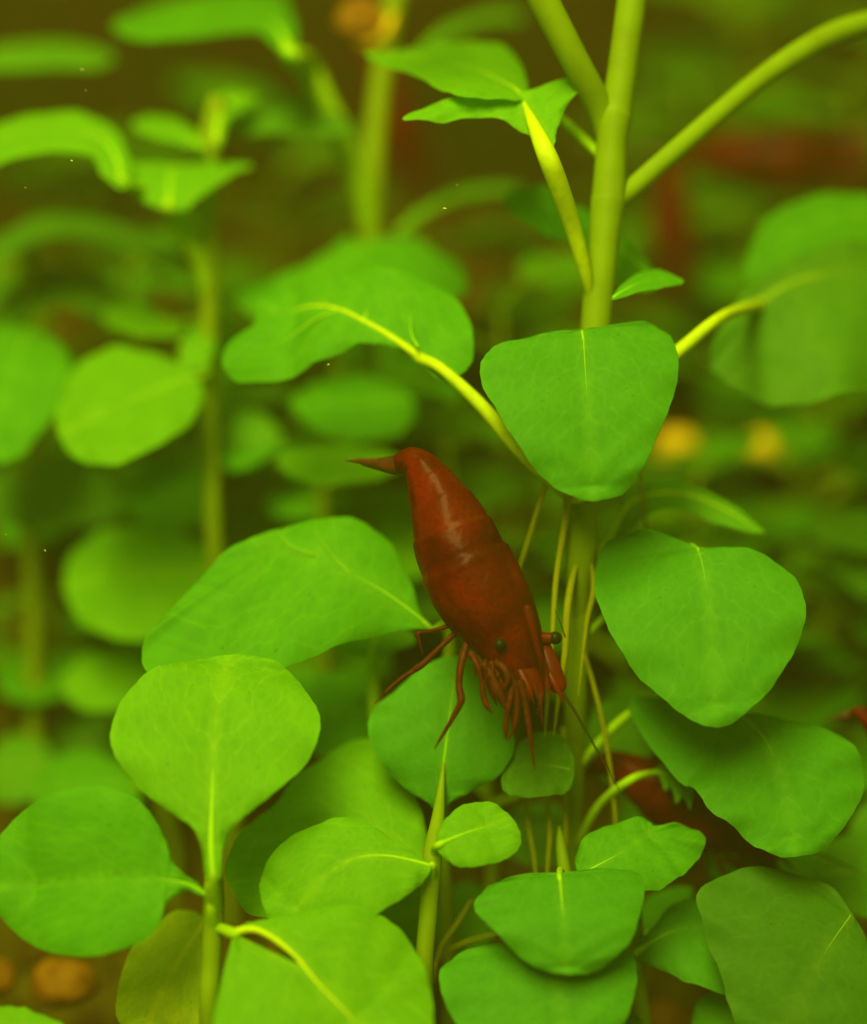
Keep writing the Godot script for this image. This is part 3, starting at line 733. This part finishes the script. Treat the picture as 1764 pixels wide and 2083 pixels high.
func back_plants() -> void:
	blade_meshes()
	var d := [M.dull, M.olive, M.dull]
	var g := [M.olive, M.mid, M.fresh]
	d = [M.olive, M.dull, M.mid]
	back_plant("far blurred plant low behind the round leaf at left edge", 60, 930, 0.31, 9, d, 0.017)
	back_plant("far blurred plant right behind the thin upright stem at left", 330, 760, 0.30, 9, d, 0.018)
	back_plant("far blurred plant between the left stem and the two meeting stems", 560, 330, 0.33, 11, d, 0.018)
	back_plant("far blurred plant standing behind the big veined leaf", 640, 620, 0.29, 9, g, 0.018)
	back_plant("far blurred plant directly above the shrimp's tail", 900, 760, 0.31, 8, g, 0.019)
	back_plant("dim bushy plant left of the shrimp's belly in the far middle", 520, 1010, 0.27, 8, g, 0.018)
	back_plant("far blurred plant in the gap between heart leaf and thick stem", 1060, 560, 0.30, 8, d, 0.018)
	back_plant("far olive plant right of the thick stem at top", 1400, 240, 0.36, 12, d, 0.020, 0.01)
	back_plant("far olive plant tall at the top right corner", 1720, 180, 0.34, 12, d, 0.020)
	back_plant("far olive plant behind the red shrimp at upper right", 1560, 470, 0.33, 10, d, 0.020)
	back_plant("far olive plant right behind the two yellow pebbles", 1480, 760, 0.32, 9, d, 0.019)
	back_plant("far olive plant at right edge level with the yellow pebbles", 1730, 840, 0.30, 9, g, 0.019)
	back_plant("dim olive plant right of the big lower right leaf", 1690, 1180, 0.26, 8, d, 0.018)
	back_plant("dim plant behind the thin roots beside the lower stem", 1290, 1360, 0.245, 6, d, 0.014)
	back_plant("olive plant filling the space above the lower right leaf's tip", 1660, 980, 0.275, 9, d, 0.019)
	back_plant("green plant behind the gap between shrimp and heart leaf", 1080, 960, 0.265, 8, g, 0.017)
	back_plant("dim plant standing low between the shrimp and wide left leaf", 760, 1180, 0.25, 7, g, 0.016)
	back_plant("olive plant low behind the bottom right corner leaves", 1640, 1560, 0.25, 7, d, 0.017)
	back_plant("dark green plant under the wide leaf left of the shrimp", 460, 1330, 0.245, 7, d, 0.016)
	back_plant("far olive plant between thick stem and rising right stalk", 1500, 60, 0.40, 14, d, 0.024)
	back_plant("far dull plant behind the top left edge-on leaves", 120, 330, 0.38, 12, d, 0.022)
	back_plant("bright blurred plant in the far gap left of the shrimp's tail", 420, 860, 0.262, 9, g, 0.017)
	back_plant("bright blurred plant right of the heart leaf under the dim leaf", 1560, 1100, 0.262, 9, g, 0.018)
	back_plant("blurred olive plant at the right edge beside the folded leaves", 1770, 1320, 0.262, 9, g, 0.018)
	back_plant("blurred plant behind the tip of the wide left leaf", 230, 1000, 0.285, 10, g, 0.018)
	back_plant("small leafy plant behind the lower half of the big veined leaf", 560, 720, 0.245, 8, g, 0.013)
	back_plant("small leafy plant just above the shrimp's tail tip", 720, 800, 0.242, 8, g, 0.013)
	back_plant("small leafy plant right above the shrimp's bent back", 930, 880, 0.238, 7, g, 0.012)
	back_plant("small leafy plant left of the thin stem under edge-on leaves", 230, 560, 0.250, 8, g, 0.013)
	back_plant("small leafy plant near the left edge above the round leaves", 60, 560, 0.262, 8, g, 0.014)
	back_plant("small leafy plant between veined leaf and the thick stem", 1050, 640, 0.240, 7, g, 0.012)
	back_plant("small bright plant low at left edge between pale round leaves", 120, 1250, 0.252, 8, g, 0.013)
	back_plant("small bright plant left of the thin stem near mid height", 350, 930, 0.246, 8, g, 0.013)
	back_plant("small bright plant right of the thin stem near mid height", 520, 900, 0.243, 8, g, 0.012)
	back_plant("small bright plant right of the stacked lower right leaves", 1700, 1100, 0.248, 8, g, 0.013)
	back_plant("small olive plant above the lower right leaf behind the roots", 1400, 1010, 0.245, 7, g, 0.012)
	back_plant("small dim plant in the dark gap under the pale left leaves", 60, 1330, 0.28, 6, d, 0.014)

# ------------------------------------------------------------------ pebbles, snail
func pebble(label: String, x: float, y: float, d: float, wide: float, m: Material, squash: float) -> void:
	var p := at(x, y, d)
	var r := wide * 0.5 * d / F
	var st := begin()
	var rings := 14
	var seg := 22
	for i in rings + 1:
		for k in seg:
			var a := PI * i / rings
			var b := TAU * k / seg
			var v := Vector3(sin(a) * cos(b), cos(a) * squash, sin(a) * sin(b))
			var bump := 1.0 + 0.05 * sin(v.x * 4.0 + x) + 0.05 * sin(v.z * 5.0 + y) + 0.04 * sin(v.y * 6.0 + v.x * 3.0)
			st.add_vertex(v * r * bump + p)
	for i in rings:
		for k in seg:
			var a := i * seg + k
			var b := i * seg + (k + 1) % seg
			for q in [a, b, a + seg, b, b + seg, a + seg]:
				st.add_index(q)
	var t := thing("pebble", label, "pebble", p - Vector3(0, r * squash, 0), "amber pebbles")
	put("stone", done(st), m, t)

func pebbles_and_snails() -> void:
	pebble("larger round yellow pebble just right of the heart leaf's edge", 1374, 912, 0.275, 86, M.pebble, 0.95)
	pebble("smaller round yellow pebble, second one right of the heart leaf", 1546, 914, 0.280, 72, M.pebble, 0.92)
	pebble("orange brown pebble under the round leaf at lower left", 130, 2000, 0.205, 130, M.amber, 0.75)
	pebble("rusty orange pebble at the far left bottom edge", -10, 1990, 0.208, 90, M.amber, 0.8)
	pebble("dark amber pebble low between the bottom right leaves", 1360, 2075, 0.215, 100, M.amber, 0.7)
	pebble("orange pebble far behind, between veined leaf and heart leaf", 970, 645, 0.30, 80, M.amber, 0.9)
	# a coiled snail high on the back stem
	var c := at(738, 44, 0.238)
	var s := thing("snail", "orange yellow snail high on the blurred stem at top", "snail", c)
	var path := []
	var radii := []
	for i in 64:
		var t := i / 63.0
		var a := t * TAU * 2.6
		var rr := 0.0004 + 0.0019 * t
		path.append(c + eye.basis * Vector3(cos(a) * rr, sin(a) * rr, 0.0016 * (1.0 - t)))
		radii.append(0.0003 + 0.0012 * t)
	var st := begin()
	tube(st, path, radii, 12)
	put("shell", done(st), M.amber, s)
	st = begin()
	tube(st, [c + eye.basis * Vector3(-0.001, -0.0026, -0.0002), c + eye.basis * Vector3(0.001, -0.0026, -0.0002), c + eye.basis * Vector3(0.0032, -0.001, -0.0004), c + eye.basis * Vector3(0.0042, 0.0012, -0.0006)], [0.0004, 0.0010, 0.0009, 0.0003], 10)
	put("foot", done(st), M.pebble, s)

# ------------------------------------------------------------------ shrimps
func shrimps() -> void:
	var s := thing("shrimp", "dark red shrimp in focus, head down in the middle of the leaves", "shrimp", at(1000, 1240, 0.180), "red shrimps")
	# body: one surface swept along the back, shell plates overlapping on the abdomen
	var keys := []
	for q in [[806, 943, 0.1835, 17], [824, 939, 0.1832, 27], [846, 943, 0.1828, 34], [866, 966, 0.1823, 45], [886, 1004, 0.1818, 60], [910, 1056, 0.1813, 80], [932, 1116, 0.1809, 94], [962, 1180, 0.1805, 98], [998, 1236, 0.1800, 94], [1030, 1289, 0.1795, 80], [1056, 1334, 0.1790, 62], [1078, 1368, 0.1786, 42], [1090, 1388, 0.1784, 22]]:
		keys.append(Vector4(q[0], q[1], q[2], q[3]))
	var line := spline(keys, 12)
	var n := line.size()
	var sides := 48
	var blot := FastNoiseLite.new()
	blot.seed = 12
	blot.frequency = 0.045
	blot.fractal_octaves = 3
	var st := begin()
	for i in n:
		var q: Vector4 = line[i]
		var a3 := at(line[maxi(i - 1, 0)].x, line[maxi(i - 1, 0)].y, line[maxi(i - 1, 0)].z)
		var b3 := at(line[mini(i + 1, n - 1)].x, line[mini(i + 1, n - 1)].y, line[mini(i + 1, n - 1)].z)
		var axis := (b3 - a3).normalized()
		var right := (axis.cross(-eye.basis.z)).normalized()
		if right.dot(eye.basis.x) < 0.0 and i > 30:
			right = -right
		if i <= 30 and right.dot(eye.basis.x * 0.6 + eye.basis.y) < 0.0:
			right = -right
		var front := axis.cross(right).normalized()
		if front.dot(eye.basis.z) < 0.0:
			front = -front
		var v := float(i) / (n - 1)
		var r := 0.945 * q.w * q.z / F
		# six plates from the tail to the carapace, which starts at 0.52
		var plate := 0.0
		if v > 0.10 and v < 0.53:
			var f := fmod((v - 0.10) / 0.43 * 5.0, 1.0)
			plate = 0.05 * smoothstep(0.0, 0.10, f) * (1.0 - 0.85 * f) - 0.02
		elif v >= 0.53:
			plate = 0.055 * smoothstep(0.53, 0.542, v) * (1.0 - smoothstep(0.545, 0.8, v))
		for k in sides:
			var a := TAU * k / sides
			var rr := 1.0 + plate
			var ridge := exp(-pow((a - 1.02) / 0.13, 2.0)) * smoothstep(0.45, 0.75, v) * 0.06
			var keel := exp(-pow((a - 1.02) / 0.5, 2.0)) * 0.03
			rr += ridge + keel
			rr += 0.012 * sin(a * 3.0 + v * 15.0) + 0.008 * sin(a * 7.0 - v * 40.0)
			st.set_uv(Vector2(float(k) / sides, v))
			var back := exp(-pow((a - 0.75) / 0.75, 2.0))
			var band := 0.5 + 0.5 * sin(v * 21.0 + 0.8 * sin(a * 2.0))
			var tone := Color(0.088, 0.0042, 0.0010).lerp(Color(0.052, 0.0066, 0.0020), clampf(back * 0.9 + band * 0.25 * (1.0 - back), 0.0, 1.0))
			var rim := 0.0
			if v > 0.10 and v < 0.53:
				var f := fmod((v - 0.10) / 0.43 * 5.0, 1.0)
				rim = exp(-pow((f - 0.06) / 0.05, 2.0))
			rim += exp(-pow((v - 0.545) / 0.008, 2.0))
			var mott := blot.get_noise_2d(v * 90.0, sin(a) * 22.0 + cos(a) * 9.0)
			tone = tone * clampf(0.92 + 0.9 * mott, 0.55, 1.35)
			tone.a = 1.0
			tone = tone.lerp(Color(0.13, 0.02, 0.003), 0.08 * clampf(rim, 0.0, 1.0))
			st.set_color(tone)
			st.add_vertex(at(q.x, q.y, q.z) + (right * cos(a) + front * sin(a) * 0.9) * r * rr)
	st.set_color(Color(0.10, 0.016, 0.001))
	st.add_vertex(at(line[0].x, line[0].y, line[0].z))
	st.add_vertex(at(line[n - 1].x, line[n - 1].y, line[n - 1].z))
	for i in n - 1:
		for k in sides:
			var a := i * sides + k
			var b := i * sides + (k + 1) % sides
			for w in [a, a + sides, b, b, a + sides, b + sides]:
				st.add_index(w)
	for k in sides:
		for w in [n * sides, k, (k + 1) % sides]:
			st.add_index(w)
		for w in [n * sides + 1, (n - 1) * sides + (k + 1) % sides, (n - 1) * sides + k]:
			st.add_index(w)
	st.generate_normals()
	st.generate_tangents()
	put("body", st.commit(), M.body, s)
	# tail fan
	for q in [[834, 938, 0.1832, 40, 806, 944, 0.1836, 38, 778, 943, 0.1842, 24, 745, 940, 0.1850, 13, 702, 937, 0.1860, 2], [828, 952, 0.1834, 34, 796, 953, 0.1842, 22, 770, 951, 0.185, 12, 735, 945, 0.186, 3], [826, 942, 0.1846, 30, 794, 940, 0.1856, 24, 764, 938, 0.187, 12, 724, 934, 0.188, 2]]:
		put("tail_fan", stem_mesh(q, 8, 12, 0.4), M.tail, s)
	put("rostrum", stem_mesh([1072, 1232, 0.1753, 20, 1084, 1283, 0.1752, 17, 1096, 1330, 0.1756, 12, 1104, 1368, 0.1762, 6, 1107, 1386, 0.1764, 1], 8, 10), M.shell, s)
	# scales and stalks of the feelers at the head
	for q in [[1092, 1296, 0.1792, 34, 1112, 1336, 0.1786, 40, 1126, 1372, 0.1782, 42, 1138, 1400, 0.1780, 34, 1143, 1410, 0.1779, 6], [1036, 1310, 0.1784, 44, 1056, 1350, 0.1776, 54, 1080, 1384, 0.1772, 48, 1098, 1408, 0.1770, 22, 1105, 1428, 0.1770, 2], [1070, 1320, 0.1784, 40, 1088, 1362, 0.1778, 36, 1098, 1392, 0.1774, 24, 1103, 1412, 0.1772, 4], [1090, 1320, 0.1778, 22, 1104, 1360, 0.1772, 19, 1113, 1392, 0.1768, 13, 1118, 1416, 0.1766, 2], [1052, 1352, 0.1772, 20, 1068, 1384, 0.1766, 17, 1080, 1410, 0.1762, 9, 1086, 1430, 0.1761, 1], [1118, 1370, 0.1776, 16, 1130, 1394, 0.1772, 14, 1141, 1416, 0.177, 8, 1148, 1430, 0.177, 1]]:
		put("antennal_scale", stem_mesh(q, 8, 14, 0.5), M.shell, s)
	# eyes on stalks
	for q in [[[1098, 1300, 0.1790, 34, 1112, 1299, 0.1786, 26, 1124, 1298, 0.1784, 24], [1130, 1298, 0.1783, 27]], [[1026, 1296, 0.1772, 20, 1020, 1304, 0.1764, 18, 1018, 1309, 0.1762, 14], [1017, 1311, 0.1760, 25]]]:
		var k := put("eye_stalk", stem_mesh(q[0], 6, 12), M.shell, s)
		var e := SphereMesh.new()
		e.radius = q[1][3] * 0.5 * q[1][2] / F
		e.height = e.radius * 2.0
		var o := put("eye", e, M.eye, k)
		o.position = at(q[1][0], q[1][1], q[1][2])
	# walking legs, jointed, and the small limbs round the mouth
	for q in [[918, 1272, 0.180, 9, 880, 1283, 0.1795, 8, 854, 1287, 0.179, 8, 850, 1291, 0.179, 10, 853, 1304, 0.179, 6, 861, 1332, 0.179, 1],
			[926, 1288, 0.180, 14, 890, 1322, 0.179, 11, 862, 1349, 0.178, 13, 850, 1358, 0.178, 14, 838, 1366, 0.178, 10, 815, 1381, 0.1775, 8, 790, 1403, 0.177, 6, 762, 1431, 0.177, 1.5],
			[950, 1308, 0.179, 15, 938, 1352, 0.178, 16, 934, 1392, 0.1775, 14, 938, 1420, 0.177, 17, 935, 1434, 0.177, 14, 918, 1466, 0.177, 10, 900, 1496, 0.177, 7, 884, 1523, 0.177, 1.5],
			[958, 1330, 0.178, 18, 972, 1356, 0.177, 13, 980, 1386, 0.177, 11, 984, 1416, 0.177, 14, 992, 1438, 0.1768, 12, 1002, 1450, 0.1767, 4],
			[970, 1338, 0.1782, 14, 984, 1366, 0.1778, 10, 996, 1398, 0.1776, 12, 1004, 1420, 0.1775, 7, 1012, 1436, 0.1775, 2],
			[984, 1350, 0.177, 20, 1000, 1374, 0.1765, 14, 1010, 1400, 0.1765, 24, 1021, 1422, 0.1765, 20, 1030, 1442, 0.1765, 5],
			[1010, 1346, 0.177, 18, 1027, 1362, 0.1762, 17, 1034, 1378, 0.176, 15, 1031, 1392, 0.176, 10, 1022, 1402, 0.176, 3],
			[998, 1346, 0.1775, 12, 1014, 1374, 0.177, 8, 1028, 1404, 0.177, 8, 1036, 1430, 0.177, 3],
			[1044, 1384, 0.177, 20, 1037, 1424, 0.1765, 15, 1032, 1452, 0.1765, 12, 1029, 1484, 0.1765, 11, 1030, 1506, 0.1765, 2],
			[1050, 1388, 0.177, 20, 1052, 1436, 0.1768, 13, 1050, 1462, 0.1768, 13, 1043, 1488, 0.1768, 9, 1034, 1504, 0.1768, 2],
			[1058, 1384, 0.176, 18, 1066, 1418, 0.1758, 13, 1073, 1456, 0.1758, 13, 1079, 1496, 0.1758, 10, 1084, 1535, 0.1758, 6, 1088, 1568, 0.1758, 1],
			[1070, 1400, 0.1765, 12, 1076, 1416, 0.1765, 10, 1078, 1428, 0.1765, 3],
			[1094, 1400, 0.1775, 11, 1098, 1420, 0.1775, 6, 1100, 1446, 0.1775, 1]]:
		put("leg", stem_mesh(q, 7, 10), M.limb, s)
	# fine feeding limbs and bristles round the mouth
	for k in 16:
		var x := lerpf(972.0, 1098.0, k / 15.0) + rng.randf_range(-6, 6)
		var y := lerpf(1338.0, 1402.0, k / 15.0) + rng.randf_range(-6, 6)
		var d := 0.1768 + rng.randf_range(-0.0008, 0.0012)
		var l := rng.randf_range(34, 78)
		var w := rng.randf_range(4.5, 8.0)
		var c := rng.randf_range(-14, 14)
		put("bristle", stem_mesh([x, y, d + 0.0006, w, x + c * 0.6, y + l * 0.35, d, w * 0.75, x + c, y + l * 0.6, d, w * 0.8, x + c * 0.7 + rng.randf_range(-8, 8), y + l, d, 0.8], 6, 7), M.limb, s)
	for q in [[1138, 1402, 0.178, 9, 1150, 1418, 0.1778, 7, 1172, 1451, 0.1775, 6, 1204, 1508, 0.177, 5, 1240, 1570, 0.1765, 3.2, 1264, 1616, 0.176, 0.8],
			[1150, 1296, 0.1795, 3, 1146, 1284, 0.180, 3, 1138, 1262, 0.1805, 2.2, 1128, 1238, 0.181, 1]]:
		put("antenna", stem_mesh(q, 8, 8), M.feeler, s)
	# other shrimps of the tank, far out of focus
	var spots := [["blurred dark red shrimp low on the right under the big leaves", 1455, 1668, 0.198, 0.80, Vector3(0.1, 0.2, 0.62)],
			["blurred red shrimp level at upper right behind the stems", 1630, 322, 0.300, 1.15, Vector3(0.0, 0.2, 1.05)],
			["blurred red shrimp cut by the right edge", 1846, 1530, 0.196, 0.42, Vector3(0.0, 0.4, 0.3)],
			["far blurred red shrimp upright right of the top stems", 815, 285, 0.300, 0.9, Vector3(0.1, 0.8, -0.4)],
			["far blurred red shrimp beside the thick stem's right side", 1372, 490, 0.300, 0.8, Vector3(0.0, 0.2, -0.5)]]
	for q in spots:
		var c: Node3D = s.duplicate()
		c.name = numbered("shrimp")
		add_child(c)
		c.set_meta("label", q[0])
		c.transform = Transform3D(Basis.from_euler(q[5]).scaled(Vector3.ONE * q[4]), at(q[1], q[2], q[3]))

# ------------------------------------------------------------------ dust hanging in the water
func specks() -> void:
	var st := begin()
	for q in [[175, 184, 0.186, 5], [146, 327, 0.180, 6], [905, 424, 0.181, 6], [168, 142, 0.188, 6], [668, 742, 0.184, 6], [52, 382, 0.184, 4], [12, 1088, 0.184, 5], [92, 1120, 0.184, 4], [930, 376, 0.186, 4]]:
		var p := at(q[0], q[1], q[2])
		var r: float = q[3] * 0.4 * q[2] / F
		var tip := Vector3(rng.randf_range(-1, 1), rng.randf_range(-1, 1), rng.randf_range(-1, 1)).normalized() * r * 1.8
		tube(st, [p - tip, p - tip * 0.3, p + tip * 0.4, p + tip], [r * 0.2, r * 0.7, r * 0.6, r * 0.1], 6)
	var o := struct("floating_dust", done(st), M.speck, "stuff")
	o.set_meta("label", "tiny pale dust specks hanging in the water")
	o.set_meta("category", "dust")
